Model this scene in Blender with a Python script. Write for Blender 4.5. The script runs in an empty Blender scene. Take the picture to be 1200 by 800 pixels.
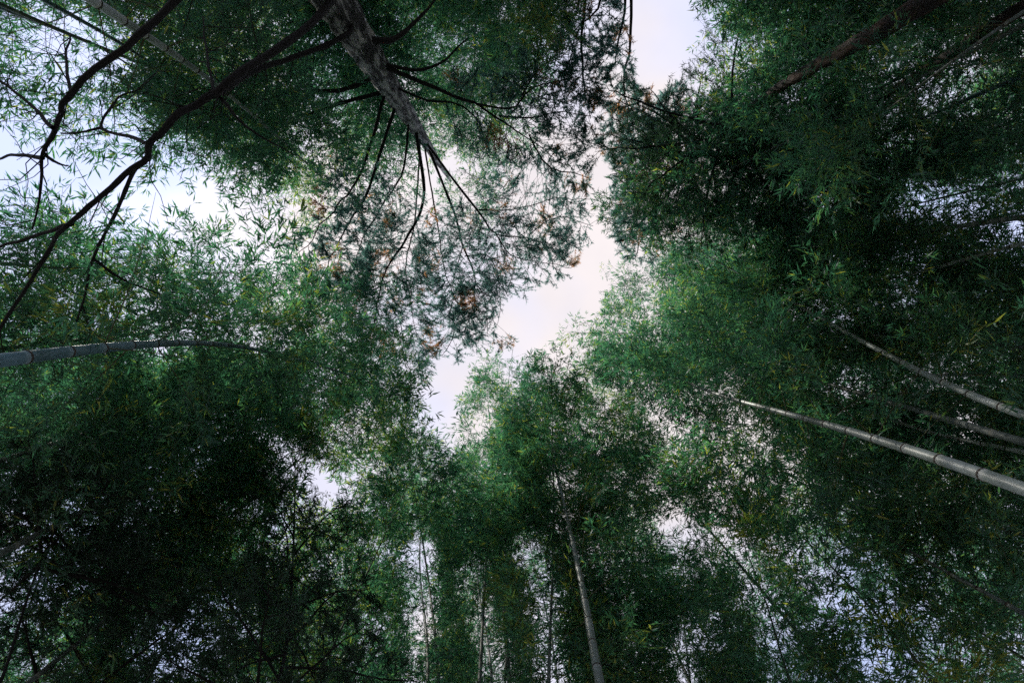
import bpy, math
import numpy as np
from mathutils import Vector

# ------------------------------------------------------------------ camera, sky, sun, exposure
scene = bpy.context.scene
C = scene.collection
R = math.radians
RNG = np.random.default_rng(7)
CAM = np.array((0.0, 0.0, 1.6))
FOC = 733.0                                  # focal length in units of a 1200 wide frame
TILT = math.atan(60 / FOC)                   # the view leans 4.7 degrees away from the zenith

cd = bpy.data.cameras.new('camera')
cd.lens = FOC / 1200 * 36; cd.sensor_width = 36; cd.clip_start = 0.05; cd.clip_end = 2000
cam = bpy.data.objects.new('camera', cd); C.objects.link(cam)
cam.location = CAM; cam.rotation_euler = (math.pi - TILT, 0, 0)
scene.camera = cam

SUN_EL, SUN_AZ = R(60), R(205)               # azimuth of the sun measured from +X, counter-clockwise
world = bpy.data.worlds.new('World'); scene.world = world; world.use_nodes = True
nt = world.node_tree; N, L = nt.nodes, nt.links
bg = N['Background']; bg.inputs['Strength'].default_value = 0.1
sky = N.new('ShaderNodeTexSky'); sky.sky_type = 'NISHITA'; sky.sun_disc = False
sky.sun_elevation = SUN_EL; sky.sun_rotation = math.pi / 2 - SUN_AZ
sky.air_density = 1.0; sky.dust_density = 2.0
tc = N.new('ShaderNodeTexCoord')
cl = N.new('ShaderNodeTexNoise'); cl.inputs['Scale'].default_value = 3.0; cl.inputs['Detail'].default_value = 6
L.new(tc.outputs['Generated'], cl.inputs['Vector'])
cr = N.new('ShaderNodeValToRGB')
cr.color_ramp.elements[0].position = 0.30; cr.color_ramp.elements[0].color = (0.72, 0.72, 0.72, 1)
cr.color_ramp.elements[1].position = 0.62; cr.color_ramp.elements[1].color = (0.97, 0.97, 0.97, 1)
L.new(cl.outputs['Fac'], cr.inputs['Fac'])
c2 = N.new('ShaderNodeTexNoise'); c2.inputs['Scale'].default_value = 2.2; c2.inputs['Detail'].default_value = 3
mp = N.new('ShaderNodeMapping'); mp.inputs['Location'].default_value = (3.1, 1.7, 5.2)
L.new(tc.outputs['Generated'], mp.inputs['Vector']); L.new(mp.outputs['Vector'], c2.inputs['Vector'])
cr2 = N.new('ShaderNodeValToRGB')            # thin high cloud: warm cream to lilac grey
cr2.color_ramp.elements[0].position = 0.38; cr2.color_ramp.elements[0].color = (6.0, 6.9, 10.4, 1)
cr2.color_ramp.elements[1].position = 0.60; cr2.color_ramp.elements[1].color = (8.3, 7.6, 7.6, 1)
L.new(c2.outputs['Fac'], cr2.inputs['Fac'])
mx = N.new('ShaderNodeMix'); mx.data_type = 'RGBA'
L.new(cr.outputs['Color'], mx.inputs['Factor'])
L.new(sky.outputs['Color'], mx.inputs['A']); L.new(cr2.outputs['Color'], mx.inputs['B'])
L.new(mx.outputs['Result'], bg.inputs['Color'])

sl = bpy.data.lights.new('sun', 'SUN'); sl.energy = 5.0; sl.angle = R(1.5); sl.color = (1.0, 0.93, 0.82)
sun = bpy.data.objects.new('sun', sl); C.objects.link(sun)
sd = Vector((math.cos(SUN_EL) * math.cos(SUN_AZ), math.cos(SUN_EL) * math.sin(SUN_AZ), math.sin(SUN_EL)))
sun.rotation_euler = sd.to_track_quat('Z', 'Y').to_euler(); sun.location = sd * 60
vs = scene.view_settings
vs.view_transform = 'Standard'; vs.look = 'None'; vs.exposure = 0.33; vs.gamma = 1.0; vs.use_curve_mapping = False
scene.render.engine = 'CYCLES'
cy = scene.cycles
cy.max_bounces = 8; cy.diffuse_bounces = 5; cy.transmission_bounces = 5; cy.glossy_bounces = 2
cy.caustics_reflective = False; cy.caustics_refractive = False
cy.filter_width = 1.5; cy.use_denoising = False; cy.use_adaptive_sampling = True; cy.adaptive_threshold = 0.02; cy.adaptive_min_samples = 16

# ------------------------------------------------------------------ helpers
def norm(v):
    return v / np.maximum(np.linalg.norm(v, axis=-1, keepdims=True), 1e-9)
CT, ST = math.cos(TILT), math.sin(TILT)
def ray(px, py):
    a, b = (px - 600) / FOC, (400 - py) / FOC
    return np.array((a, -b * CT + ST, b * ST + CT))
def at(px, py, D):
    """point on the sight line at horizontal distance D (metres) from the middle of the clearing"""
    v = ray(px, py); return CAM + v * (D / math.hypot(v[0], v[1]))
def atz(px, py, z):
    v = ray(px, py); return CAM + v * ((z - CAM[2]) / v[2])
def project(P):
    q = P - CAM
    x = q[:, 0]; y = -q[:, 1] * CT + q[:, 2] * ST; d = np.maximum(q[:, 1] * ST + q[:, 2] * CT, 0.05)
    return 600 + FOC * x / d, 400 - FOC * y / d

# how closed the canopy is above the clearing, cell by cell (0 open sky, 9 closed)
CANOPY = '''566789999998850057789866
334689999998830003777765
222579999998400579776666
631258999998200899987788
863344888888203999988899
996566778863004899999999
999877777530006888999999
999987666430058888999999
999999877653499987899999
889999866703998778999899
779999658636998788989999
888999517877997678869999
889999878889987245567999
889999978789888887756899
678999977889778889864679
578899875688678888996457'''.split()
CANOPY = np.array([[int(c) for c in r] for r in CANOPY], float) / 9
OPENINGS = [  # clean openings in the canopy, outlined at crown height
    [(727, -20), (830, -20), (812, 60), (795, 80), (772, 108), (752, 92), (738, 45)],
    [(694, 178), (708, 205), (706, 300), (690, 335), (655, 356), (646, 374), (600, 392), (580, 400), (552, 428),
     (540, 465), (520, 496), (494, 488), (490, 462), (515, 452), (550, 418), (586, 394), (590, 352), (650, 335), (688, 312), (694, 250)],
    [(610, 190), (640, 205), (650, 222), (618, 215)],
    [(757, 602), (812, 612), (816, 638), (775, 636)],
    [(362, 548), (402, 548), (402, 570), (376, 588)],
    [(118, 178), (148, 145), (152, 185), (130, 215), (116, 208)],
    [(1000, 740), (1040, 742), (1025, 790), (1005, 785)],
]
def in_poly(x, y, poly):
    r = np.zeros(len(x), bool); n = len(poly)
    for i in range(n):
        x0, y0 = poly[i]; x1, y1 = poly[(i + 1) % n]
        if y0 == y1: continue
        c = ((y0 > y) != (y1 > y)) & (x < (x1 - x0) * (y - y0) / (y1 - y0) + x0); r ^= c
    return r
def in_opening(P, grow=0.0):
    x, y = project(P)
    if grow: x = x + RNG.normal(0, grow, len(x)); y = y + RNG.normal(0, grow, len(y))
    r = np.zeros(len(x), bool)
    for p in OPENINGS: r |= in_poly(x, y, p)
    return r
CLEAR = []      # culms, trunks and limbs that stand free: few twigs hang right in front of them
def stand_free(pts, width, share):
    for p, q in zip(pts[:-1], pts[1:]): CLEAR.append((np.asarray(p, float), np.asarray(q, float), width, share))
def veiling(P):
    x, y = project(P); dist = np.linalg.norm(P - CAM, axis=1); r = np.zeros(len(P), bool)
    for a, b, w, share in CLEAR:
        (ax, bx), (ay, by) = project(np.stack([a, b])); da, db = np.linalg.norm(a - CAM), np.linalg.norm(b - CAM)
        t = np.clip(((x - ax) * (bx - ax) + (y - ay) * (by - ay)) / ((bx - ax) ** 2 + (by - ay) ** 2), 0, 1)
        near = np.hypot(x - ax - t * (bx - ax), y - ay - t * (by - ay)) < w
        r |= near & (dist < da + t * (db - da) + .1) & (RNG.random(len(P)) < share)
    return r
def openness(P):
    x, y = project(P); i = np.clip((x / 50).astype(int), 0, 23); j = np.clip((y / 50).astype(int), 0, 15)
    return CANOPY[j, i]
_w = np.random.default_rng(3)
WAVES = [(norm(_w.normal(size=(1, 3)))[0] * _w.uniform(3.5, 9), _w.uniform(0, 6.28)) for _ in range(18)]
def clump(P):
    """smooth noise 0..1 with lumps of about a metre: leaves gather in clumps with gaps between"""
    n = sum(np.sin(P @ k + p) for k, p in WAVES) / 3.0
    return 1 / (1 + np.exp(-1.7 * n))
def keep_leafy(P):
    x, y = project(P)
    x = x + RNG.normal(0, 9, len(x)); y = y + RNG.normal(0, 9, len(x))
    gx = np.clip(x / 50 - .5, 0, 22.999); gy = np.clip(y / 50 - .5, 0, 14.999)
    i, j = gx.astype(int), gy.astype(int); fx, fy = gx - i, gy - j
    v = (CANOPY[j, i] * (1 - fx) + CANOPY[j, i + 1] * fx) * (1 - fy) + (CANOPY[j + 1, i] * (1 - fx) + CANOPY[j + 1, i + 1] * fx) * fy
    k = clump(P) + RNG.normal(0, .16, len(x)) < v ** .95 * 1.04
    return k & ~in_opening(P, 4.0) & ~veiling(P) & (x > -260) & (x < 1460) & (y > -260) & (y < 1060)

def make_mesh(name, V, F, mat, attr=None, smooth=False):
    """V (n,3), F (m,k) all faces with k corners"""
    me = bpy.data.meshes.new(name)
    V = np.ascontiguousarray(V, np.float32); F = np.ascontiguousarray(F, np.int32); m, k = F.shape
    me.vertices.add(len(V)); me.vertices.foreach_set('co', V.ravel())
    me.loops.add(m * k); me.loops.foreach_set('vertex_index', F.ravel())
    me.polygons.add(m); me.polygons.foreach_set('loop_start', np.arange(0, m * k, k, dtype=np.int32))
    if smooth: me.polygons.foreach_set('use_smooth', np.ones(m, bool))
    for an, arr in (attr or {}).items():
        a = me.attributes.new(an, 'FLOAT', 'POINT'); a.data.foreach_set('value', np.ascontiguousarray(arr, np.float32))
    me.update(calc_edges=True)
    if mat: me.materials.append(mat)
    return me
def link(name, data, parent=None, kind=None):
    o = bpy.data.objects.new(name, data); C.objects.link(o)
    if parent: o.parent = parent
    if kind: o['kind'] = kind
    return o
def thing(name, label, cat, loc, group=None):
    o = bpy.data.objects.new(name, None); C.objects.link(o); o.location = loc
    o.empty_display_size = 0.3
    o['label'] = label; o['category'] = cat
    if group: o['group'] = group
    return o
def spline(P, n):
    """Catmull-Rom curve through P, n samples"""
    P = np.array(P, float); Q = np.vstack([2 * P[0] - P[1], P, 2 * P[-1] - P[-2]])
    seg = len(P) - 1; t = np.linspace(0, seg, n); i = np.minimum(t.astype(int), seg - 1); u = (t - i)[:, None]
    a, b, c, d = Q[i], Q[i + 1], Q[i + 2], Q[i + 3]
    return 0.5 * (2 * b + (c - a) * u + (2 * a - 5 * b + 4 * c - d) * u ** 2 + (3 * b - a - 3 * c + d) * u ** 3)
def stem(P, n, win):
    """gently bent stem: polyline through P sampled evenly, corners eased over win samples"""
    P = np.array(P, float); d = np.r_[0, np.cumsum(np.linalg.norm(np.diff(P, axis=0), axis=1))]
    Q = np.stack([np.interp(np.linspace(0, d[-1], n), d, P[:, k]) for k in range(3)], 1)
    for _ in range(2):
        E = np.vstack([2 * Q[0] - Q[win:0:-1], Q, 2 * Q[-1] - Q[-2:-win - 2:-1]])
        Q = np.stack([np.convolve(E[:, k], np.ones(2 * win + 1) / (2 * win + 1), 'valid') for k in range(3)], 1)
    return Q
def resample(P, s):
    d = np.r_[0, np.cumsum(np.linalg.norm(np.diff(P, axis=0), axis=1))]
    return np.stack([np.interp(s, d, P[:, k]) for k in range(3)], 1)
def arclen(P):
    return np.linalg.norm(np.diff(P, axis=0), axis=1).sum()
def tube(P, r, k, bump=None):
    """skin a path; returns verts, quads"""
    P = np.asarray(P, float); n = len(P); T = norm(np.gradient(P, axis=0))
    ref = np.array((0, 0, 1.0)) if abs(T[0, 2]) < 0.9 else np.array((1.0, 0, 0))
    U = np.zeros_like(P); u = ref - T[0] * (ref @ T[0])
    for i in range(n):
        u = u - T[i] * (u @ T[i]); u = u / np.linalg.norm(u); U[i] = u
    W = np.cross(T, U); a = np.arange(k) * 2 * math.pi / k
    rr = np.broadcast_to(np.asarray(r, float)[:, None], (n, k)).copy()
    if bump is not None: rr *= bump
    V = P[:, None] + (U[:, None] * np.cos(a)[None, :, None] + W[:, None] * np.sin(a)[None, :, None]) * rr[..., None]
    i, j = np.meshgrid(np.arange(n - 1), np.arange(k), indexing='ij')
    F = np.stack([i * k + j, i * k + (j + 1) % k, (i + 1) * k + (j + 1) % k, (i + 1) * k + j], -1).reshape(-1, 4)
    return V.reshape(-1, 3), F
def sticks(A, B, ra, rb):
    """three sided tapered twigs from A to B"""
    n = len(A); T = norm(B - A); u = norm(np.cross(T, np.where(np.abs(T[:, 2:]) < .9, (0, 0, 1.0), (1.0, 0, 0)))); w = np.cross(T, u)
    V = np.zeros((n, 6, 3))
    for k in range(3):
        o = u * math.cos(k * 2.0944) + w * math.sin(k * 2.0944)
        V[:, k] = A + o * ra[:, None]; V[:, k + 3] = B + o * rb[:, None]
    q = np.array([(k, (k + 1) % 3, (k + 1) % 3 + 3, k + 3) for k in range(3)])
    return V.reshape(-1, 3), (np.arange(n)[:, None, None] * 6 + q[None]).reshape(-1, 4)
def rand_dir(n):
    return norm(RNG.normal(size=(n, 3)))

# ------------------------------------------------------------------ materials
def new_mat(name):
    m = bpy.data.materials.new(name); m.use_nodes = True; t = m.node_tree
    for x in list(t.nodes): t.nodes.remove(x)
    return m, t.nodes, t.links, t.nodes.new('ShaderNodeOutputMaterial')
def ramp(N, stops):
    r = N.new('ShaderNodeValToRGB'); e = r.color_ramp.elements
    while len(e) < len(stops): e.new(0.5)
    for x, (p, c) in zip(e, stops): x.position = p; x.color = (*c, 1)
    return r
def leaf_mat(name, stops, trans_gain, tr=0.45, gloss=0.05, inst=False):
    m, N, L, out = new_mat(name)
    at_ = N.new('ShaderNodeAttribute'); at_.attribute_name = 'tint'
    r = ramp(N, stops); fac = at_.outputs['Fac']
    if inst:
        ai = N.new('ShaderNodeAttribute'); ai.attribute_type = 'INSTANCER'; ai.attribute_name = 'shade'
        ad = N.new('ShaderNodeMath'); ad.operation = 'ADD'; L.new(fac, ad.inputs[0]); L.new(ai.outputs['Fac'], ad.inputs[1]); fac = ad.outputs[0]
    L.new(fac, r.inputs['Fac'])
    d = N.new('ShaderNodeBsdfDiffuse'); L.new(r.outputs['Color'], d.inputs['Color'])
    t = N.new('ShaderNodeBsdfTranslucent')
    g = N.new('ShaderNodeMix'); g.data_type = 'RGBA'; g.blend_type = 'MULTIPLY'; g.inputs['Factor'].default_value = 1
    L.new(r.outputs['Color'], g.inputs['A']); g.inputs['B'].default_value = (*trans_gain, 1); g.clamp_result = False
    L.new(g.outputs['Result'], t.inputs['Color'])
    mx = N.new('ShaderNodeMixShader'); mx.inputs['Fac'].default_value = tr
    L.new(d.outputs[0], mx.inputs[1]); L.new(t.outputs[0], mx.inputs[2])
    gl = N.new('ShaderNodeBsdfGlossy'); gl.inputs['Roughness'].default_value = 0.45; gl.inputs['Color'].default_value = (.8, .85, .9, 1)
    m2 = N.new('ShaderNodeMixShader'); m2.inputs['Fac'].default_value = gloss
    L.new(mx.outputs[0], m2.inputs[1]); L.new(gl.outputs[0], m2.inputs[2]); L.new(m2.outputs[0], out.inputs['Surface'])
    return m
def bark_mat(name, stops, scale, stretch, rough=0.9, bump=0.6, detail=8, band=None):
    m, N, L, out = new_mat(name)
    tc = N.new('ShaderNodeTexCoord'); mp = N.new('ShaderNodeMapping'); mp.inputs['Scale'].default_value = (1, 1, stretch)
    L.new(tc.outputs['Object'], mp.inputs['Vector'])
    n = N.new('ShaderNodeTexNoise'); n.inputs['Scale'].default_value = scale; n.inputs['Detail'].default_value = detail; n.inputs['Roughness'].default_value = .65
    L.new(mp.outputs['Vector'], n.inputs['Vector'])
    r = ramp(N, stops); L.new(n.outputs['Fac'], r.inputs['Fac']); col = r.outputs['Color']
    b = N.new('ShaderNodeBsdfPrincipled'); b.inputs['Roughness'].default_value = rough
    if band:                                  # waxy bloom under each node, darker weathering in blotches
        n2 = N.new('ShaderNodeTexNoise'); n2.inputs['Scale'].default_value = 3.5; n2.inputs['Detail'].default_value = 5; L.new(tc.outputs['Object'], n2.inputs['Vector'])
        st = ramp(N, [(.38, (.68, .70, .64)), (.58, (1, 1, 1))]); L.new(n2.outputs['Fac'], st.inputs['Fac'])
        mu = N.new('ShaderNodeMix'); mu.data_type = 'RGBA'; mu.blend_type = 'MULTIPLY'; mu.inputs['Factor'].default_value = 1
        L.new(col, mu.inputs['A']); L.new(st.outputs['Color'], mu.inputs['B'])
        ab = N.new('ShaderNodeAttribute'); ab.attribute_name = 'band'
        mb = N.new('ShaderNodeMix'); mb.data_type = 'RGBA'; L.new(ab.outputs['Fac'], mb.inputs['Factor']); L.new(mu.outputs['Result'], mb.inputs['A']); mb.inputs['B'].default_value = (*band, 1); col = mb.outputs['Result']
    L.new(col, b.inputs['Base Color'])
    bp = N.new('ShaderNodeBump'); bp.inputs['Strength'].default_value = bump; bp.inputs['Distance'].default_value = 0.02
    L.new(n.outputs['Fac'], bp.inputs['Height']); L.new(bp.outputs['Normal'], b.inputs['Normal'])
    L.new(b.outputs[0], out.inputs['Surface'])
    return m
M_LEAF = leaf_mat('bamboo_leaf', [(0, (.026, .080, .072)), (.5, (.046, .142, .098)), (.80, (.088, .198, .085)), (.95, (.18, .25, .055)), (1, (.32, .30, .06))], (1.8, 2.25, 1.5), tr=.42, inst=True)
M_NEEDLE = leaf_mat('conifer_needle', [(0, (.034, .085, .088)), (.7, (.062, .135, .125)), (.84, (.10, .12, .08)), (.9, (.22, .105, .048)), (1, (.34, .16, .055))], (2.3, 2.4, 2.1), tr=.55)
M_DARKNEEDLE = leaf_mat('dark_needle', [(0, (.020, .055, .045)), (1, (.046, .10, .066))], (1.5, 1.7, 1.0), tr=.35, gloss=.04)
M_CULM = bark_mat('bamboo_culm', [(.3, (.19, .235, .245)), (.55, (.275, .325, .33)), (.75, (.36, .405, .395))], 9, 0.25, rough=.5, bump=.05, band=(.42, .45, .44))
M_CULMPALE = bark_mat('bamboo_culm_lightened', [(.3, (.35, .425, .45)), (.55, (.47, .54, .555)), (.75, (.56, .61, .60))], 9, 0.25, rough=.55, bump=.05, band=(.62, .65, .64))  # culm colour lightened to make up for the canopy's shade
M_CULMBLUE = bark_mat('bamboo_culm_shade_blue', [(.3, (.075, .15, .20)), (.6, (.12, .22, .275)), (.8, (.19, .28, .32))], 9, 0.25, rough=.45, bump=.05, band=(.22, .32, .37))  # blue of the shaded undersides put into the culm colour
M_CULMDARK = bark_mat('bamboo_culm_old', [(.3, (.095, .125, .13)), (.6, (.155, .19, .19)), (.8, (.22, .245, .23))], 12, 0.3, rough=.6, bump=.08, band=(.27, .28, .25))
M_NODE = bark_mat('bamboo_node', [(.3, (.03, .025, .02)), (.7, (.07, .055, .045))], 30, 1, rough=.8, bump=.1)
M_TWIG = bark_mat('bamboo_twig', [(.3, (.07, .08, .045)), (.7, (.13, .13, .07))], 20, 1, bump=.1)
M_PALEBARK = bark_mat('pale_blotched_bark', [(.42, (.012, .012, .014)), (.485, (.05, .05, .055)), (.53, (.28, .285, .30)), (.66, (.52, .51, .49))], 14, 0.2, bump=1.0)
M_REDBARK = bark_mat('red_brown_bark', [(.40, (.006, .006, .007)), (.50, (.02, .015, .014)), (.58, (.085, .045, .03)), (.68, (.15, .14, .135))], 9, 0.3, bump=1.0)
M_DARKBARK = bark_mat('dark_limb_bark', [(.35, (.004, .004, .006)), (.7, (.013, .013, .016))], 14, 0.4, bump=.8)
M_LITTER = bark_mat('leaf_litter', [(.35, (.03, .03, .026)), (.5, (.075, .072, .06)), (.7, (.14, .13, .11))], 18, 1, bump=.6)

# ------------------------------------------------------------------ ground
def build_ground():
    n = 121; t = np.linspace(-1, 1, n); c = np.sign(t) * np.abs(t) ** 2.2 * 300
    X, Y = np.meshgrid(c, c, indexing='ij'); r = np.hypot(X, Y)
    Z = (.05 * np.sin(X * 1.3 + 1) * np.cos(Y * 1.1) + .03 * np.sin(X * 3.1 + Y * 2.3)) * np.exp(-r / 60) - .06
    V = np.stack([X, Y, Z], -1).reshape(-1, 3); i, j = np.meshgrid(np.arange(n - 1), np.arange(n - 1), indexing='ij')
    F = np.stack([i * n + j, (i + 1) * n + j, (i + 1) * n + j + 1, i * n + j + 1], -1).reshape(-1, 4)
    link('ground', make_mesh('ground', V, F, M_LITTER, smooth=True), kind='structure')
build_ground()

# ------------------------------------------------------------------ bamboo
def ring_mesh():
    prof = [(-.55, .99), (-.30, 1.07), (-.08, 1.10), (.02, 1.045), (.14, 1.075), (.34, 1.04), (.55, .99)]
    k = 14; a = np.arange(k) * 2 * math.pi / k
    V = np.concatenate([np.stack([np.cos(a) * r, np.sin(a) * r, np.full(k, z)], 1) for z, r in prof])
    i, j = np.meshgrid(np.arange(len(prof) - 1), np.arange(k), indexing='ij')
    F = np.stack([i * k + j, i * k + (j + 1) % k, (i + 1) * k + (j + 1) % k, (i + 1) * k + j], -1).reshape(-1, 4)
    return make_mesh('node_ring', V, F, M_NODE, smooth=True)
RING = ring_mesh()
LEAVES = 0
def leaf_blades(O, axis, n_per, lo, hi, droop=.35):
    """fans of lance-shaped leaves: O (c,3) fan origins, axis (c,3) shoot directions"""
    c = len(O); O = np.repeat(O, n_per, 0); A = np.repeat(axis, n_per, 0); n = len(O)
    side = norm(np.cross(A, (0, 0, 1.0)) + RNG.normal(0, .25, (n, 3)))
    ang = RNG.uniform(-1.25, 1.25, n)[:, None]
    d = norm(A * np.cos(ang) + side * np.sin(ang) + np.array((0, 0, -droop)) + RNG.normal(0, .25, (n, 3)))
    up = norm(np.array((0, 0, 1.0)) + RNG.normal(0, .5, (n, 3)))
    w = norm(np.cross(d, up)); nrm = np.cross(w, d)
    ln = RNG.uniform(lo, hi, n)[:, None]; hw = ln * RNG.uniform(.06, .088, n)[:, None]
    O = O + RNG.normal(0, .015, (n, 3))
    V = np.zeros((n, 4, 3))
    V[:, 0] = O; V[:, 1] = O + d * ln * .36 + w * hw - nrm * hw * .35; V[:, 2] = O + d * ln - nrm * ln * .06; V[:, 3] = O + d * ln * .36 - w * hw - nrm * hw * .35
    F = (np.arange(n)[:, None, None] * 4 + np.array([(0, 1, 2), (0, 2, 3)])[None]).reshape(-1, 3)
    return V.reshape(-1, 3), F, np.repeat(RNG.normal(0, .22, n), 4)
N_SPRIG = 12; SPRIG_LEAVES = 30
def sprig_mesh(q):
    """a 30 cm leafy twig lying along +X"""
    nf = 6; A = np.stack([np.linspace(.06, .30, nf), np.zeros(nf), -.10 * np.linspace(.2, 1, nf) ** 2], 1)
    ax = norm(np.array((1.0, 0, -.1)) + RNG.normal(0, .75, (nf, 3)) * (1, 1, .5)); B = A + ax * RNG.uniform(.03, .14, nf)[:, None]
    V, F, t = leaf_blades(B, ax, SPRIG_LEAVES // nf, .048, .110)
    S = np.vstack([[(0, 0, 0)], A[[2, 5]]]); v1, f1 = sticks(np.vstack([S[:-1], A[[1, 4]]]), np.vstack([S[1:], B[[1, 4]]]), np.full(4, .0016), np.full(4, .0008))
    f1 = np.concatenate([f1[:, [0, 1, 2]], f1[:, [0, 2, 3]]])
    me = make_mesh('leafy_twig', np.concatenate([V, v1]), np.concatenate([F, f1 + len(V)]), M_LEAF, {'tint': np.r_[t, np.full(len(v1), .3)]})
    return me
SPRIGS = [sprig_mesh(q) for q in range(N_SPRIG)]
def sprig_tree():
    """geometry nodes: put one of the leafy twigs on every point of a crown"""
    g = bpy.data.node_groups.new('leafy_crown', 'GeometryNodeTree')
    g.interface.new_socket('Geometry', in_out='INPUT', socket_type='NodeSocketGeometry')
    g.interface.new_socket('Geometry', in_out='OUTPUT', socket_type='NodeSocketGeometry')
    N, L = g.nodes, g.links; gi = N.new('NodeGroupInput'); go = N.new('NodeGroupOutput')
    col = bpy.data.collections.new('leafy_twigs')
    for q, me in enumerate(SPRIGS): col.objects.link(bpy.data.objects.new('leafy_twig', me))
    ci = N.new('GeometryNodeCollectionInfo'); ci.inputs['Collection'].default_value = col
    ci.inputs['Separate Children'].default_value = True; ci.inputs['Reset Children'].default_value = True
    def attr(nm, ty):
        a = N.new('GeometryNodeInputNamedAttribute'); a.data_type = ty; a.inputs['Name'].default_value = nm; return a.outputs['Attribute']
    io = N.new('GeometryNodeInstanceOnPoints'); L.new(gi.outputs[0], io.inputs['Points']); L.new(ci.outputs[0], io.inputs['Instance'])
    io.inputs['Pick Instance'].default_value = True
    L.new(attr('pick', 'INT'), io.inputs['Instance Index'])
    er = N.new('FunctionNodeEulerToRotation'); L.new(attr('turn', 'FLOAT_VECTOR'), er.inputs[0]); L.new(er.outputs[0], io.inputs['Rotation'])
    L.new(attr('size', 'FLOAT'), io.inputs['Scale'])
    L.new(io.outputs[0], go.inputs[0])
    return g
CROWN_NODES = sprig_tree()
def crown_points(A, td, size, tint, off_=0.0):
    """mesh of bare points that carries the leafy twigs of one crown"""
    global LEAVES
    n = len(A); me = bpy.data.meshes.new('foliage'); me.vertices.add(n); me.vertices.foreach_set('co', np.ascontiguousarray(A, np.float32).ravel())
    yaw = np.arctan2(td[:, 1], td[:, 0]); pit = np.arcsin(np.clip(td[:, 2], -1, 1))
    e = np.stack([RNG.normal(0, .35, n), -pit, yaw], 1).astype(np.float32)
    a = me.attributes.new('turn', 'FLOAT_VECTOR', 'POINT'); a.data.foreach_set('vector', e.ravel())
    a = me.attributes.new('size', 'FLOAT', 'POINT'); a.data.foreach_set('value', size.astype(np.float32))
    a = me.attributes.new('pick', 'INT', 'POINT'); a.data.foreach_set('value', RNG.integers(0, N_SPRIG, n).astype(np.int32))
    a = me.attributes.new('shade', 'FLOAT', 'POINT'); a.data.foreach_set('value', np.clip(RNG.normal(tint, .13, n) + .25 * (clump(A * .55 + off_) > .92), 0, 1).astype(np.float32))  # random tint, plus yellower clumps painted in as sunlit patches
    me.materials.append(M_LEAF); LEAVES += n * SPRIG_LEAVES
    return me

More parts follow.
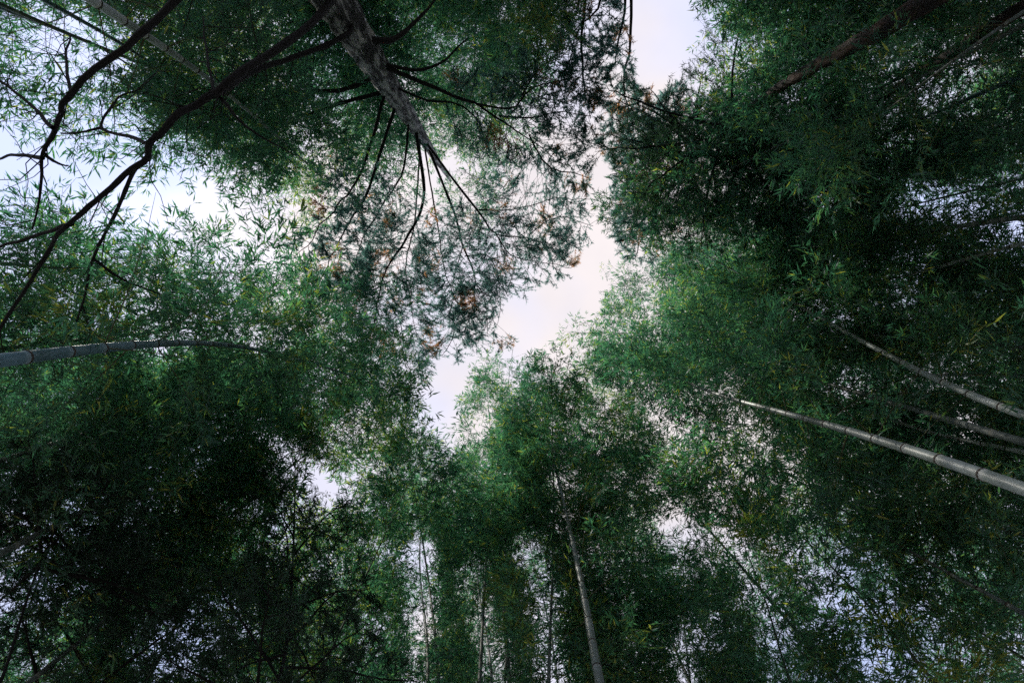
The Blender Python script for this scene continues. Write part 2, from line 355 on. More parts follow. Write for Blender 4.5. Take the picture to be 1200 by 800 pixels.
def bamboo(ctrl, dia, label, group=None, mat=None, rings=True, crown=0.42, blen=1.25, dens=1.0, tint=.45, size=1.0, name='bamboo'):
    ctrl = [np.asarray(p, float) for p in ctrl]
    base = np.array((ctrl[0][0], ctrl[0][1], 0.0)) + np.array((ctrl[0][0], ctrl[0][1], 0)) * 0.03
    z0 = ctrl[0][2]
    low = [base, base * .5 + np.array((*ctrl[0][:2], z0)) * .5 + (0, 0, 0.0)]
    low[1][2] = z0 * .5
    t = ctrl[-1]; d = norm((t - ctrl[-2])[None])[0]
    tip = t + np.array((d[0], d[1], d[2] * .2)) * .55 + (0, 0, -.1)         # nodding tip
    P = stem(low + ctrl + [tip], 160, 9)
    bad = np.where((in_opening(P) | (openness(P) < .3)) & (np.arange(160) > 80) & (P[:, 2] > 6))[0]
    if len(bad): P = P[:max(bad[0] - 2, 82)]                    # a tip that would stand bare in the opening is not there
    if not rings and ((in_opening(P[:100]) | (openness(P[:100]) < .42)) & (P[:100, 2] > 3.5) & (np.abs(project(P[:100])[0] - 600) < 620) & (np.abs(project(P[:100])[1] - 400) < 420)).any(): return None
    Ls = arclen(P)
    # nodes
    s, nodes = .12, []
    while s < Ls - .1:
        nodes.append(s); f = s / Ls; s += .20 + .15 * math.sin(min(1, f * 1.25) * math.pi) * RNG.uniform(.9, 1.1)
    nodes = np.array(nodes)
    rad = lambda q: dia / 2 * (1 - .93 * (q / Ls) ** 1.6)
    root = thing(name, label, 'bamboo', base, group)
    ss = np.unique(np.r_[0, Ls, (nodes[:, None] + np.array((-.05, -.03, -.008, 0, .008, .03))).ravel(), nodes[:-1] + np.diff(nodes) / 2]); ss = ss[(ss >= 0) & (ss <= Ls)]
    rr = rad(ss); dn = np.abs(ss[:, None] - nodes[None]).min(1); rr = rr * (1 + .06 * np.exp(-(dn / .014) ** 2))
    cp = resample(P, ss); cp[0, 2] -= .12
    V, F = tube(cp - base, rr, 12 if rings else 7)
    q = (ss[:, None] - nodes[None]); bd = (np.where((q < 0) & (q > -.04), 1, 0).max(1) * .75).repeat(12 if rings else 7)
    cu = link('culm', make_mesh('culm', V, F, mat or M_CULM, {'band': bd}, smooth=True), root)
    cN = resample(P, nodes); cT = norm(resample(P, nodes + .02) - resample(P, nodes - .02))
    if rings:
        for q in np.where((cN[:, 2] > 3.2) & (nodes < Ls * .86))[0]:
            o = bpy.data.objects.new('node_ring', RING); C.objects.link(o); o.parent = cu
            o.location = cN[q] - base; o.rotation_euler = Vector(cT[q]).to_track_quat('Z', 'Y').to_euler()
            r_ = rad(nodes[q]); o.scale = (r_ * 1.02, r_ * 1.02, max(.02, r_ * .55))
    # branches: two at every node of the crown
    idx = np.where(nodes > Ls * crown)[0]; nb = len(idx)
    O = np.repeat(cN[idx], 2, 0); T = np.repeat(cT[idx], 2, 0); tt = np.repeat((nodes[idx] / Ls - crown) / (1 - crown), 2)
    az = np.repeat(np.arange(nb) * math.pi + RNG.uniform(0, 6.28), 2) + np.tile((-.55, .55), nb) + RNG.normal(0, .5, nb * 2)
    h = np.stack([np.cos(az), np.sin(az), np.zeros_like(az)], 1)
    D = norm(T * RNG.uniform(.35, .85, nb * 2)[:, None] + h)
    BL = blen * np.where(tt < .3, .55 + 1.5 * tt, 1.0 - .75 * (tt - .3) / .7) * RNG.uniform(.65, 1.2, nb * 2)
    droop = RNG.uniform(.15, .5, nb * 2)
    def bp(i, u):
        return O[i] + D[i] * (u * BL[i])[:, None] + np.array((0, 0, -1.0)) * (droop[i] * BL[i] * u ** 2 * .8)[:, None]
    allb = np.arange(nb * 2)
    keepb = ~in_opening(bp(allb, np.full(nb * 2, .8))) & (O[:, 2] > 5.4)
    sel = allb[keepb]
    VS, FS, off = [], [], 0
    def add(VF):
        nonlocal off
        VS.append(VF[0]); FS.append(VF[1] + off); off += len(VF[0])
    rb = np.clip(rad(np.repeat(nodes[idx], 2)) * .16, .0025, .007)[sel]
    for u0, u1, k0, k1 in ((0, .35, 1, .8), (.35, .7, .8, .55), (.7, 1, .55, .2)):
        add(sticks(bp(sel, np.full(len(sel), u0)), bp(sel, np.full(len(sel), u1)), rb * k0, rb * k1))
    # twigs
    nt_ = np.maximum(3, (BL[sel] * 32 * dens)).astype(int); bi = np.repeat(sel, nt_)
    u = RNG.uniform(.12, 1, len(bi)); A = bp(bi, u)
    td = norm(D[bi] + RNG.normal(0, .75, (len(bi), 3)) + (0, 0, -.15)); tl = RNG.uniform(.12, .42, len(bi)) * (1.15 - .4 * u)
    B = A + td * tl[:, None] + np.array((0, 0, -.25)) * (tl ** 2)[:, None]
    k = keep_leafy(A * .4 + B * .6) & (A[:, 2] > 6.2 + RNG.normal(0, .5, len(A))); A, B, td = A[k], B[k], td[k]
    link('twig_work', make_mesh('twig_work', np.concatenate(VS) - base, np.concatenate(FS), M_TWIG), root, 'stuff')
    fo = link('foliage', crown_points(A - base, td, RNG.uniform(.75, 1.2, len(A)) * size, tint, base), root, 'stuff')
    md = fo.modifiers.new('leafy crown', 'NODES'); md.node_group = CROWN_NODES
    return root

def px(*pts):
    return [at(*p) for p in pts]
NEAR = [
 (px((1200, 570, 2.8), (1000, 505, 2.85), (830, 460, 2.75), (725, 410, 2.0)), .090, 'stoutest pale grey bamboo with dark node rings, leaning over the clearing', M_CULM),
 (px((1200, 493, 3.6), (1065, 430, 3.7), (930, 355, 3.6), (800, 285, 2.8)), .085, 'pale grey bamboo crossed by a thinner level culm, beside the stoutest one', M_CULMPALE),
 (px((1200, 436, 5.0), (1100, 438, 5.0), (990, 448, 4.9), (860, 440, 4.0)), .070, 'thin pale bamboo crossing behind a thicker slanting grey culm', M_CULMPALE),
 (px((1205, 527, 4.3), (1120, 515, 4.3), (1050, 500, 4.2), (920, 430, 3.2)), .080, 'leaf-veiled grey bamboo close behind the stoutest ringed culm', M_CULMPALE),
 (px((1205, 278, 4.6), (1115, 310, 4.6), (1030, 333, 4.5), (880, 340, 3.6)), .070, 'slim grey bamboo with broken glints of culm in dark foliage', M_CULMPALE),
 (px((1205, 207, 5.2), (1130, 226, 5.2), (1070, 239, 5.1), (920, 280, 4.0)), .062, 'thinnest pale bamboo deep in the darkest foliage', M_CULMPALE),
 (px((1205, 86, 4.8), (1130, 118, 4.8), (1050, 152, 4.7), (900, 215, 3.8)), .085, 'blue grey bamboo under the pair of red-barked trunks', M_CULMBLUE),
 (px((1205, 5, 3.6), (1150, 48, 3.6), (1090, 90, 3.6), (960, 190, 3.2)), .048, 'green thin bamboo slanting across the thinner red-barked trunk', M_CULMDARK),
 (px((1205, 718, 4.1), (1130, 682, 4.1), (1070, 650, 4.0), (930, 560, 3.2)), .072, 'dull grey bamboo standing alone below the stoutest ringed culm', M_CULMDARK),
 (px((703, 810, 3.0), (686, 700, 3.0), (670, 630, 2.95), (655, 565, 2.9), (628, 460, 2.0)), .098, 'upright beige bamboo with evenly spaced nodes under a rounded crown', M_CULM),
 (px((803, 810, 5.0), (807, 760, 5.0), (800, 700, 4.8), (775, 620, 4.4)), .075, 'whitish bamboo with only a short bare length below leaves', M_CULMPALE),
 (px((922, 810, 4.4), (910, 740, 4.4), (895, 690, 4.4), (850, 590, 3.6)), .050, 'thin brown bamboo inside a dense dark crown', M_CULMDARK),
 (px((506, 810, 5.0), (499, 730, 5.0), (488, 650, 4.9), (505, 540, 4.0)), .075, 'faint grey bamboo behind dark sprays, left of the upright beige one', M_CULMDARK),
 (px((580, 810, 5.6), (570, 735, 5.6), (555, 680, 5.5), (565, 560, 4.2)), .085, 'brown grey bamboo half veiled between two other upright culms', M_CULMDARK),
 (px((655, 810, 5.4), (645, 730, 5.4), (620, 640, 5.2), (600, 520, 3.6)), .055, 'slender dark bamboo next to the upright beige one', M_CULMDARK),
 (px((-5, 423, 2.6), (80, 411, 2.62), (180, 401, 2.62), (280, 402, 2.6), (420, 440, 1.9)), .108, 'thick blue grey bamboo arching level across a wall of leaves', M_CULMBLUE),
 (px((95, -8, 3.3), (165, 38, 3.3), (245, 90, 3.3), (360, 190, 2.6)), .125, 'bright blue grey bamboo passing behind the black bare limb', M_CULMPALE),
 (px((38, -5, 4.4), (90, 22, 4.4), (145, 48, 4.4), (290, 160, 3.6)), .085, 'middle one of three slanting bamboos, dark and blue grey', M_CULMBLUE),
 (px((-5, 14, 5.0), (60, 30, 5.0), (130, 56, 5.0), (240, 140, 4.2)), .065, 'thinnest of three slanting bamboos, beside an open sky patch', M_CULMBLUE),
]
SEEN = (3, 3, 3, 3, 3, 3, 3, 2, 3, 4, 2, 3, 3, 3, 3, 4, 3, 3, 3)
for i, (c, d, lab, m) in enumerate(NEAR):
    stand_free(c[:SEEN[i]], 26, .97 if i in (0, 1, 9, 15, 16) else .94)
T1 = px((1105, -8, 3.6), (1000, 55, 3.6), (910, 100, 3.5), (840, 160, 3.3), (775, 215, 2.9))
T2 = px((1205, 0, 4.4), (1100, 75, 4.4), (1040, 108, 4.4), (970, 160, 4.2), (890, 215, 3.9))
TP = px((390, 0, 2.75), (450, 92, 2.76), (485, 145, 2.76), (510, 185, 2.7))
stand_free(T1[:3], 24, .6); stand_free(T2[:3], 20, .55); stand_free(TP, 32, .97)
stand_free([atz(390, 0, 6.5), atz(240, 115, 5.6), atz(160, 195, 5.4), atz(85, 262, 5.4), atz(0, 385, 5.6)], 16, .95)
stand_free([atz(205, 0, 5.4), atz(85, 112, 5.3), atz(52, 175, 5.4), atz(38, 268, 5.6)], 16, .95)
for i, (c, d, lab, m) in enumerate(NEAR):
    bamboo(c, d, lab, 'bamboos with bare culms in view', m, crown=.5 if i not in (15, 16) else .55, tint=RNG.uniform(.38, .55))

CROWNS = [   # leaf-hidden culms whose crowns shape the edge of the opening
 (px((300, -50, 4.6), (390, 70, 4.6), (450, 150, 3.6)), 'bamboo crown hanging behind the pale blotched conifer trunk'),
 (px((480, -60, 4.6), (500, 40, 4.6), (530, 150, 3.2)), 'dense bamboo crown behind the short upper limbs of the blotched conifer'),
 (px((600, -80, 4.2), (595, 30, 4.2), (590, 160, 2.8)), 'bamboo crown with drooping tip beside the bluish feathery sprays'),
 (px((560, -70, 4.2), (556, 80, 3.9), (550, 212, 2.1)), 'bamboo crown showing green between the fanned black limbs'),
 (px((690, -120, 4.8), (665, -10, 4.7), (640, 70, 4.0)), 'dark bamboo crown against the narrow top of the sky opening'),
 (px((170, -70, 5.2), (290, 90, 5.2), (360, 220, 4.0)), 'sunlit yellow green bamboo crown behind the black bare limbs'),
 (px((-70, 170, 5.0), (30, 210, 4.9), (95, 230, 4.2)), 'compact bamboo crown bulging beside the bright sky patch'),
 (px((-70, 300, 4.4), (110, 320, 4.4), (260, 320, 3.4)), 'broad bamboo crown above the arching blue grey culm'),
 (px((880, -90, 4.6), (850, 30, 4.5), (825, 110, 3.8)), 'open bamboo crown with pointed leaves beside the thicker red-barked trunk'),
 (px((950, 50, 4.6), (860, 140, 4.0), (772, 190, 2.9)), 'dark bamboo crown wrapped round the top of the thicker red-barked trunk'),
 (px((1000, 120, 4.8), (900, 190, 4.2), (800, 240, 3.0)), 'blackish bamboo crown under the thicker red-barked trunk'),
 (px((980, -90, 5.4), (930, 10, 5.4), (880, 90, 4.6)), 'speckled bamboo crown right against the thicker red-barked trunk'),
 (px((720, 820, 4.4), (725, 680, 4.3), (705, 440, 2.1)), 'rounded bamboo crown jutting up beside the upright beige culm'),
 (px((600, 830, 4.0), (585, 650, 4.0), (570, 440, 1.9)), 'pointed bamboo crown at the foot of the sky opening'),
 (px((640, 840, 3.6), (650, 620, 3.3), (645, 395, .8)), 'tallest bamboo crown tip standing up into the sky opening'),
 (px((560, 840, 3.8), (570, 640, 3.5), (600, 415, 1.2)), 'narrow bamboo crown tucked beside the tallest crown tip'),
 (px((520, 830, 4.4), (500, 660, 4.3), (468, 470, 2.6)), 'loose bamboo crown hanging under the tips of the black fanned limbs'),
 (px((250, 520, 4.0), (340, 450, 3.6), (450, 420, 2.3)), 'soft bamboo crown meeting the rust-flecked needles'),
 (px((870, 420, 3.6), (780, 390, 3.2), (670, 390, 1.3)), 'low bamboo crown leaning furthest into the sky opening'),
 (px((200, 250, 4.6), (280, 290, 4.3), (370, 330, 3.0)), 'thin bamboo crown below the black bare limbs, full of sky glints'),
 (px((330, 820, 5.2), (380, 660, 5.0), (450, 500, 3.0)), 'pale soft green bamboo crown reaching up beside the small sky hole'),
 (px((880, 300, 4.2), (800, 320, 3.9), (705, 335, 1.9)), 'feathery bamboo crown jutting into the sky opening'),
 (px((900, 620, 4.6), (850, 560, 4.4), (760, 490, 3.0)), 'sun-flecked yellow green bamboo crown over the lower sky hole'),
 (px((1130, 850, 4.6), (1060, 750, 4.4), (960, 650, 3.6)), 'loose bamboo crown breaking up the sky below the dull grey culm'),
 (px((1240, 640, 4.8), (1120, 600, 4.6), (1000, 560, 3.8)), 'dense bamboo crown between the stoutest ringed culm and the dull grey one'),
 (px((1250, 800, 5.2), (1150, 740, 5.0), (1060, 690, 4.4)), 'bamboo crown with loose hanging leaves behind the dull grey culm'),
 (px((130, 150, 5.2), (260, 220, 4.8), (380, 270, 3.4)), 'bamboo crown filling in left of the pine boughs with rust flecks'),
 (px((-60, 560, 4.2), (120, 500, 4.2), (300, 450, 3.2)), 'dense bamboo crown below the arching blue grey culm'),
 (px((160, 830, 4.6), (250, 640, 4.4), (340, 510, 3.6)), 'dense bamboo crown behind the slender black conifer with spiky leader'),
]
for c, lab in CROWNS:
    yellow = 'yellow' in lab or 'pale soft' in lab  # sunlit look of these crowns painted in as a yellower leaf tint
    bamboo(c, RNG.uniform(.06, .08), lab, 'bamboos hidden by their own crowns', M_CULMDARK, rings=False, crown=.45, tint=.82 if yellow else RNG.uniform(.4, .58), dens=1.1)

for q in range(16):   # slender bamboos right round the clearing that bow inwards
    a = (q + RNG.uniform(-.3, .3)) / 16 * 2 * math.pi; d = RNG.uniform(4.3, 5.2); u = np.array((math.cos(a), math.sin(a))); H = RNG.uniform(11, 12.8); lean = RNG.normal(0, .4, 2)
    if in_opening(np.array([np.r_[u * d, z_] for z_ in np.arange(4, 8, .15)])).any(): continue
    bamboo([np.array((*(u * d), 3.0)), np.array((*(u * d * .95 + lean * .3), H * .65)), np.array((*(u * d * RNG.uniform(.45, .6) + lean), H))], RNG.uniform(.05, .065),
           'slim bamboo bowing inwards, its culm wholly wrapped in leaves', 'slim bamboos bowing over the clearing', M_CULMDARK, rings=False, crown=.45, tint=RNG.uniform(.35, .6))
EXTRA = [(6.7, -.5), (6.6, -.05), (6.9, .32), (8.3, .12), (8.5, -.3), (6.6, 2.9), (6.8, 3.35), (8.3, 3.1), (6.9, .75), (7.0, 2.4), (6.5, 1.38), (6.8, 1.68), (8.2, 1.52), (6.7, 1.92), (8.3, 1.8)]
for D, n, ph in ((6.0, 13, .1), (7.6, 15, .33), (9.4, 15, .2), (0, len(EXTRA), 0)):
    for q in range(n):
        a = (q + ph + RNG.uniform(-.3, .3)) / n * 2 * math.pi
        if ph == 0: D, a = EXTRA[q]
        d = D * RNG.uniform(.93, 1.07); H = RNG.uniform(10.5, 13.5)
        lean = RNG.normal(0, .35, 2); u = np.array((math.cos(a), math.sin(a)))
        b = u * d; m1 = b * .97 + lean * .3; t1 = b * .84 + lean
        tx, ty = project(np.array([np.r_[t1, H], np.r_[t1, H - 2.5], np.r_[m1, H * .62]]))
        if in_opening(np.array([np.r_[b, z_] for z_ in np.arange(4, 9, .15)])).any(): continue
        if not ((tx > -130) & (tx < 1330) & (ty > -130) & (ty < 930)).any(): continue
        bamboo([np.array((*b, 3.0)), np.array((*m1, H * .62)), np.array((*t1, H))], RNG.uniform(.055, .085),
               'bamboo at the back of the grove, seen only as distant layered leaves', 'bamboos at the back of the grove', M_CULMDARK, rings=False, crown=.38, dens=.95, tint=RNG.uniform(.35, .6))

# ------------------------------------------------------------------ conifers
NEEDLES = 0
def needle_tufts(O, axis, n_per, lo, hi, w, tint_mu, rust):
    global NEEDLES
    c = len(O); O = np.repeat(O, n_per, 0); A = np.repeat(axis, n_per, 0); n = len(O)
    d = norm(A * .7 + rand_dir(n) + (0, 0, .05)); ln = RNG.uniform(lo, hi, n)[:, None]
    sd = norm(np.cross(d, rand_dir(n))) * w
    O = O + A * RNG.uniform(-.05, .05, n)[:, None]
    V = np.stack([O - sd, O + sd, O + d * ln], 1).reshape(-1, 3)
    F = np.arange(n * 3).reshape(-1, 3)
    q = O[::n_per] * 1.0
    patch = np.sin(q[:, 0] * 5.1 + 1) * np.sin(q[:, 1] * 4.7 + 2) * np.sin(q[:, 2] * 3.9 + .5) + RNG.normal(0, .12, c)
    t = np.where(patch > np.quantile(patch, 1 - rust) if rust else np.zeros(c, bool), RNG.uniform(.85, 1, c), np.clip(RNG.normal(tint_mu, .18, c), 0, .8))
    NEEDLES += n
    return V, F, np.repeat(t, n_per * 3)

def limb(root, base, pts, r0, r1, mat, needles=None, start=.25, tw=.55, step=.055, spread=1.0, rust=None, name='branch'):
    """one bough with its side twigs in one mesh, its needles as a sub-part"""
    L0 = arclen(np.array(pts)); n = max(8, int(L0 / .12)); P = spline(pts, n)
    if needles:
        wob = RNG.normal(0, .042, P.shape); wob[0] = 0; P = P + np.cumsum(wob, 0) * np.linspace(0, 1, n)[:, None] * .5
    else:                                     # kinks between the forks, none at them
        n = max(16, int(L0 / .07)); P = spline(pts, n); fr = np.linspace(0, len(pts) - 1, n) % 1
        kink = np.repeat(RNG.normal(0, .013, (n // 3 + 2, 3)), 3, 0)[:n]; kink = (kink + np.roll(kink, 1, 0)) / 2
        P = P + kink * (np.sin(math.pi * fr) ** .5)[:, None] * min(1, r0 / .03)
    V, F = tube(P - base, np.linspace(r0, r1, n) * (RNG.uniform(.9, 1.1, n) if needles else 1 + .22 * np.abs(np.sin(np.arange(n) * .9 + r0 * 99)) * RNG.random(n)), 8)
    VS, FS = [V], [F]
    if not needles and L0 > .8:               # dead twigs
        m = int(L0 * 8); u = RNG.integers(n // 5, n, m); A = P[u]; T = np.gradient(P, axis=0)[u]
        d = norm(norm(T) + RNG.normal(0, .8, (m, 3))); off = len(V)
        for q in range(3):
            ln = RNG.uniform(.05, .22, m); B = A + d * ln[:, None]; ra = (.0045, .0032, .0022)[q]
            v, f_ = sticks(A - base, B - base, np.full(m, ra), np.full(m, ra * .7)); VS.append(v); FS.append(f_ + off); off += len(v)
            A = B; d = norm(d + RNG.normal(0, .45, (m, 3)))
    nd = None
    if needles:
        Ls = arclen(P); s = np.arange(Ls * start, Ls, step); s = s + RNG.normal(0, step * .3, len(s)); s = np.clip(s, 0, Ls - .01)
        A = resample(P, s); T = norm(resample(P, np.minimum(s + .05, Ls)) - resample(P, s - .05)); side = norm(np.cross(T, (0, 0, 1.0)))
        sg = np.where(np.arange(len(s)) % 2, 1., -1.)[:, None]
        d = norm(T * RNG.uniform(.3, .9, len(s))[:, None] + side * sg * spread + RNG.normal(0, .28, T.shape))
        ln = tw * (1.1 - .75 * s / Ls) * RNG.uniform(.5, 1.2, len(s)); B = A + d * ln[:, None] + np.array((0, 0, -.2)) * (ln ** 2)[:, None]
        k = ~in_opening(B, 3.0); A, B, d, ln = A[k], B[k], d[k], ln[k]
        # finer side shoots
        m = 5; f = RNG.uniform(.25, 1, (len(A), m, 1)); A2 = (A[:, None] * (1 - f) + B[:, None] * f).reshape(-1, 3)
        d2 = norm(np.repeat(d, m, 0) + RNG.normal(0, .6, (len(A) * m, 3))); l2 = np.repeat(ln, m) * RNG.uniform(.2, .45, len(A) * m); B2 = A2 + d2 * l2[:, None]
        k = ~in_opening(B2, 3.0) & ~veiling(B2); A2, B2, d2 = A2[k], B2[k], d2[k]
        off = len(V)
        for a_, b_, q0, q1 in ((A, B, .004, .002), (A2, B2, .002, .001)):
            v, f_ = sticks(a_ - base, b_ - base, np.full(len(a_), q0), np.full(len(a_), q1)); VS.append(v); FS.append(f_ + off); off += len(v)
        mt, per, lo, hi, w, tm, rs = needles
        rs = rs if rust is None else rust
        O = np.concatenate([A2 * .5 + B2 * .5, B2, B]); ax = np.concatenate([d2, d2, d])
        nd = (needle_tufts(O - base, ax, per, lo, hi, w, tm, rs), mt)
    b = link(name, make_mesh(name, np.concatenate(VS), np.concatenate(FS), mat, smooth=True), root)
    if nd:
        (v, f_, t), mt = nd
        link('needle_spray', make_mesh('needle_spray', v, f_, mt, {'tint': t}), b, 'stuff')
    return b
def trunk(root, base, ctrl, r0, r1, mat, k=20, rough=.05, pw=1.0):
    P = stem(ctrl, 110, 6); n = len(P); u = np.linspace(0, 1, n)
    a = np.arange(k) * 2 * math.pi / k
    bump = 1 + rough * RNG.normal(0, 1, (n, k)) + rough * .8 * np.sin(a[None] * 3 + u[:, None] * 9) + rough * .6 * np.sin(a[None] * 7 - u[:, None] * 40)
    flare = 1 + .5 * np.exp(-P[:, 2] / .35)
    V, F = tube(P - base, (r0 + (r1 - r0) * u ** pw) * flare, k, bump)
    link('trunk', make_mesh('trunk', V, F, mat, smooth=True), root)
    return P
FINE = (M_NEEDLE, 15, .030, .075, .0050, .35, .08)
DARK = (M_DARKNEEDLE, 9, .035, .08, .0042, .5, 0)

def pale_conifer():
    g = at(390, 0, 2.75); base = np.array((g[0] * 1.02, g[1] * 1.02, 0))
    root = thing('conifer', 'tall conifer with pale blotched trunk, fanned black limbs and rust-flecked needles', 'tree', base)
    P = trunk(root, base, [base + (0, 0, -.15), (base + g) / 2, g, at(450, 92, 2.76), at(485, 145, 2.76), at(510, 185, 2.7), at(528, 212, 2.6)], .24, .022, M_PALEBARK, k=28, rough=.06, pw=1.35)
    def on(z):
        return np.array([np.interp(z, P[:, 2], P[:, i]) for i in range(3)])
    # living boughs that fan over the clearing: (height on the trunk, radius, outline, rise of the bough end)
    # (height, radius, outline, rise, where it forks off another bough)
    B = [(10.9, .034, [(497, 235), (475, 290), (456, 330), (447, 400), (438, 465)], 1.2, None),
         (12.0, .016, [(430, 345), (402, 368)], .2, (456, 330)),
         (12.0, .030, [(528, 240), (542, 290), (556, 330), (557, 365), (546, 402)], .8, None),
         (12.4, .014, [(533, 325), (531, 365)], .2, (542, 290)),
         (9.6, .030, [(432, 220), (408, 270), (376, 345)], 1.4, None),
         (9.0, .028, [(425, 195), (390, 250), (345, 310)], 1.4, None),
         (11.7, .026, [(557, 245), (580, 272), (620, 275), (662, 283)], .6, None),
         (8.3, .034, [(520, 108), (560, 122), (610, 152), (655, 188)], 1.4, None),
         (9.3, .016, [(625, 140), (660, 135), (698, 145)], .5, (585, 136)),
         (9.4, .015, [(640, 190), (670, 200), (692, 205)], .4, (620, 158)),
         (9.0, .016, [(600, 128), (625, 108), (672, 96), (705, 105)], .8, (560, 122)),
         (9.2, .014, [(630, 85), (665, 60), (690, 40)], .9, (612, 112)),
         (12.0, .014, [(600, 245), (650, 235), (692, 240)], .3, (560, 246)),
         (12.0, .014, [(600, 300), (640, 312), (672, 318)], .3, (580, 272)),
         (12.1, .012, [(650, 255), (688, 268)], .2, (620, 275)),
         (11.3, .020, [(490, 250), (482, 320), (496, 395)], 1.0, None),
         (11.6, .018, [(512, 260), (518, 330), (528, 380)], .8, None),
         (11.9, .014, [(430, 300), (398, 350)], .3, (475, 290)),
         (12.2, .014, [(572, 300), (582, 335), (582, 375)], .2, (545, 300)), (12.6, .012, [(530, 395), (520, 425)], .2, (531, 365)), (12.5, .012, [(470, 380), (480, 430), (500, 440)], .3, (452, 350)), (12.3, .012, [(570, 350), (575, 385)], .1, (556, 330)),
         (10.4, .022, [(470, 205), (430, 270), (420, 330)], 1.0, None)]
    for z, r, o, rise, fork in B:
        s = on(z) if fork is None else atz(*fork, z); n = len(o); pts = [s] + [atz(x, y, z + rise * (i + 1) / n) for i, (x, y) in enumerate(o)]
        limb(root, base, pts, r * .82, .004, M_DARKBARK, FINE, start=.3 if fork is None else .05, tw=.82 if z > 10 else .66, step=.034 if z > 10 else .05)
    # sparser high boughs
    for z, r, o in ((7.6, .04, [(455, 48), (482, 30), (515, -10)]), (8.6, .030, [(400, 106), (340, 108), (280, 130)]), (9.2, .028, [(380, 128), (300, 150)]),
                    (8.3, .02, [(490, 82), (520, 72), (548, 45)]), (9.0, .016, [(500, 118), (535, 122), (560, 140)])):
        s = on(z); n = len(o)
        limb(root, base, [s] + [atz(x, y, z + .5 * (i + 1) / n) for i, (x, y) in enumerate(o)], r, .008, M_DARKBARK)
    # bare black lower limbs that sweep across, drawn with their height above the ground
    Z = [([(390, 0, 6.5), (330, 55, 6.0), (270, 95, 5.7), (240, 115, 5.6), (200, 145, 5.5), (180, 165, 5.45), (160, 195, 5.4), (120, 228, 5.4), (85, 262, 5.4), (52, 305, 5.5), (0, 385, 5.6)], .031, .010),
         ([(408, 40, 7.0), (340, 68, 6.6), (290, 88, 6.2), (250, 112, 5.7)], .022, .020),
         ([(300, -90, 5.6), (205, 0, 5.4), (150, 55, 5.3), (85, 112, 5.3), (68, 140, 5.3), (52, 175, 5.4), (48, 215, 5.5), (38, 268, 5.6)], .028, .005),
         ([(160, 195, 5.4), (140, 240, 5.5), (110, 300, 5.7), (95, 360, 5.9), (70, 412, 6.1)], .013, .004),
         ([(85, 262, 5.4), (45, 274, 5.5), (-5, 292, 5.6)], .013, .008),
         ([(110, 304, 5.7), (150, 330, 5.8), (190, 345, 6.0)], .010, .004),
         ([(176, 170, 5.45), (155, 160, 5.7), (118, 150, 6.0), (128, 130, 6.1), (140, 112, 6.2), (165, 104, 6.3)], .012, .005),
         ([(118, 150, 6.0), (98, 154, 6.0), (72, 156, 6.1)], .010, .005),
         ([(85, 112, 5.3), (78, 75, 5.5), (82, 40, 5.8)], .010, .005),
         ([(62, 150, 5.3), (35, 122, 5.5), (-5, 92, 5.7)], .012, .006),
         ([(50, 185, 5.4), (25, 182, 5.6), (-5, 188, 5.8)], .013, .006),
         ([(52, 180, 5.4), (68, 192, 5.5), (80, 194, 5.6)], .010, .004),
         ([(258, 115, 5.7), (290, 150, 6.0), (345, 182, 6.4)], .012, .004),
         ([(250, 105, 5.65), (242, 60, 5.9), (238, 20, 6.2)], .010, .004)]
    for o, r0, r1 in Z:
        pts = [atz(*p) for p in o]
        if o[0][0] in (390, 408, 300): pts = [on(pts[0][2] + .1)] + pts
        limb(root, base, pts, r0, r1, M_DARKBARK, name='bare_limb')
pale_conifer()

def auto_conifer(name, label, ctrl, r0, bark, needles, z_lo, n_limb, length, rough=.05, extra=(), tw=.5, group=None, lift=.35, azr=None):
    g = ctrl[0]; base = np.array((g[0] * 1.03, g[1] * 1.03, 0))
    root = thing(name, label, 'tree', base, group)
    P = trunk(root, base, [base + (0, 0, -.15), (base * .5 + g * .5)] + ctrl, r0, .006, bark, k=18, rough=rough, pw=1.1)
    zt = P[-1, 2]
    for q in range(n_limb):
        f = (q + .5) / n_limb; z = z_lo + (zt - z_lo) * f; s = np.array([np.interp(z, P[:, 2], P[:, i]) for i in range(3)])
        a = q * 2.399 + RNG.uniform(-.4, .4)
        if azr: a = RNG.uniform(*azr)
        l = length * (1 - .72 * f) * RNG.uniform(.75, 1.15); u = np.array((math.cos(a), math.sin(a), 0))
        pts = [s, s + u * l * .4 + (0, 0, l * lift * .5), s + u * l * .75 + (0, 0, l * lift * .6), s + u * l + (0, 0, l * lift * .5)]
        if in_opening(np.array(pts[2:])).any(): continue
        limb(root, base, pts, min(r0 * .3, .016) + .006 * (1 - f), .003, M_DARKBARK, needles, start=.2, tw=tw, step=.06)
    for z, o, rise in extra:
        s = np.array([np.interp(z, P[:, 2], P[:, i]) for i in range(3)])
        limb(root, base, [s] + [atz(x, y, z + rise * (i + 1) / len(o)) for i, (x, y) in enumerate(o)], .03, .006, M_DARKBARK, FINE, start=.35, tw=.6, step=.05)
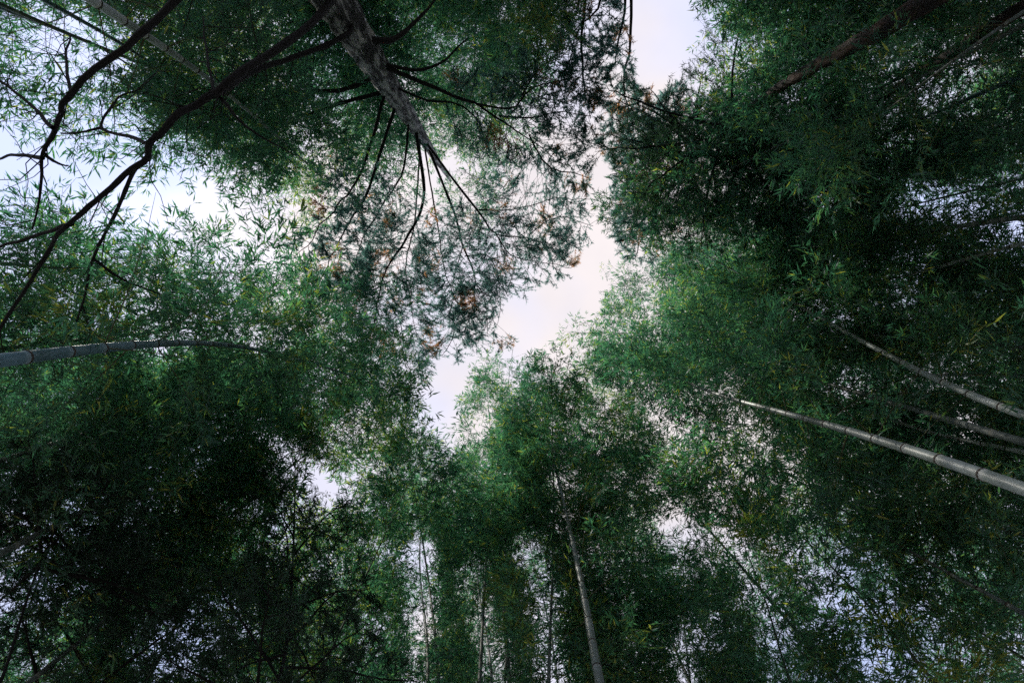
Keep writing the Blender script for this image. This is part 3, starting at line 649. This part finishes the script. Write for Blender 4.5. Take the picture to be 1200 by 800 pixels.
auto_conifer('conifer', 'thicker of two red-barked conifers, its trunk fading into black foliage', T1, .145, M_REDBARK, DARK, 9.2, 34, 1.7, rough=.07, tw=.62,
    extra=((11.0, [(790, 215), (762, 240), (735, 290)], .6), (11.8, [(765, 205), (735, 190), (712, 175)], .4), (12.2, [(760, 225), (735, 235), (716, 232)], .3), (12.0, [(770, 240), (750, 262), (728, 275)], .3), (11.4, [(790, 190), (765, 165), (745, 150)], .4), (11.2, [(800, 200), (780, 160), (765, 125)], .5), (11.6, [(780, 205), (745, 205), (712, 200)], .3), (12.3, [(765, 235), (740, 255), (714, 262)], .3), (11.0, [(805, 180), (790, 140), (785, 100)], .5), (11.9, [(770, 245), (757, 275), (745, 300)], .3), (11.3, [(790, 200), (762, 190), (730, 165)], .4), (10.6, [(810, 170), (765, 140), (725, 122)], .5), (10.4, [(815, 160), (775, 130), (742, 112)], .5), (10.9, [(800, 190), (745, 165), (706, 152)], .4), (10.8, [(800, 185), (755, 155), (715, 138)], .4)))
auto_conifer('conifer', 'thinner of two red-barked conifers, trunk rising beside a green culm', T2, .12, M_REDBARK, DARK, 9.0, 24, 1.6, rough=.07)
auto_conifer('conifer', 'slender conifer with bluish feathery sprays against the top of the sky opening', px((800, -330, 4.6), (770, -190, 4.5), (740, -80, 4.2)), .12, M_DARKBARK, FINE, 8.6, 8, .9,
    extra=((8.6, [(725, -70), (705, 0), (672, 40)], .8), (9.2, [(735, -60), (728, 20), (715, 70)], .8), (9.8, [(740, -70), (735, 40), (722, 95), (718, 140)], .9), (9.0, [(700, -60), (685, 20), (690, 90), (700, 130)], 1.0)))
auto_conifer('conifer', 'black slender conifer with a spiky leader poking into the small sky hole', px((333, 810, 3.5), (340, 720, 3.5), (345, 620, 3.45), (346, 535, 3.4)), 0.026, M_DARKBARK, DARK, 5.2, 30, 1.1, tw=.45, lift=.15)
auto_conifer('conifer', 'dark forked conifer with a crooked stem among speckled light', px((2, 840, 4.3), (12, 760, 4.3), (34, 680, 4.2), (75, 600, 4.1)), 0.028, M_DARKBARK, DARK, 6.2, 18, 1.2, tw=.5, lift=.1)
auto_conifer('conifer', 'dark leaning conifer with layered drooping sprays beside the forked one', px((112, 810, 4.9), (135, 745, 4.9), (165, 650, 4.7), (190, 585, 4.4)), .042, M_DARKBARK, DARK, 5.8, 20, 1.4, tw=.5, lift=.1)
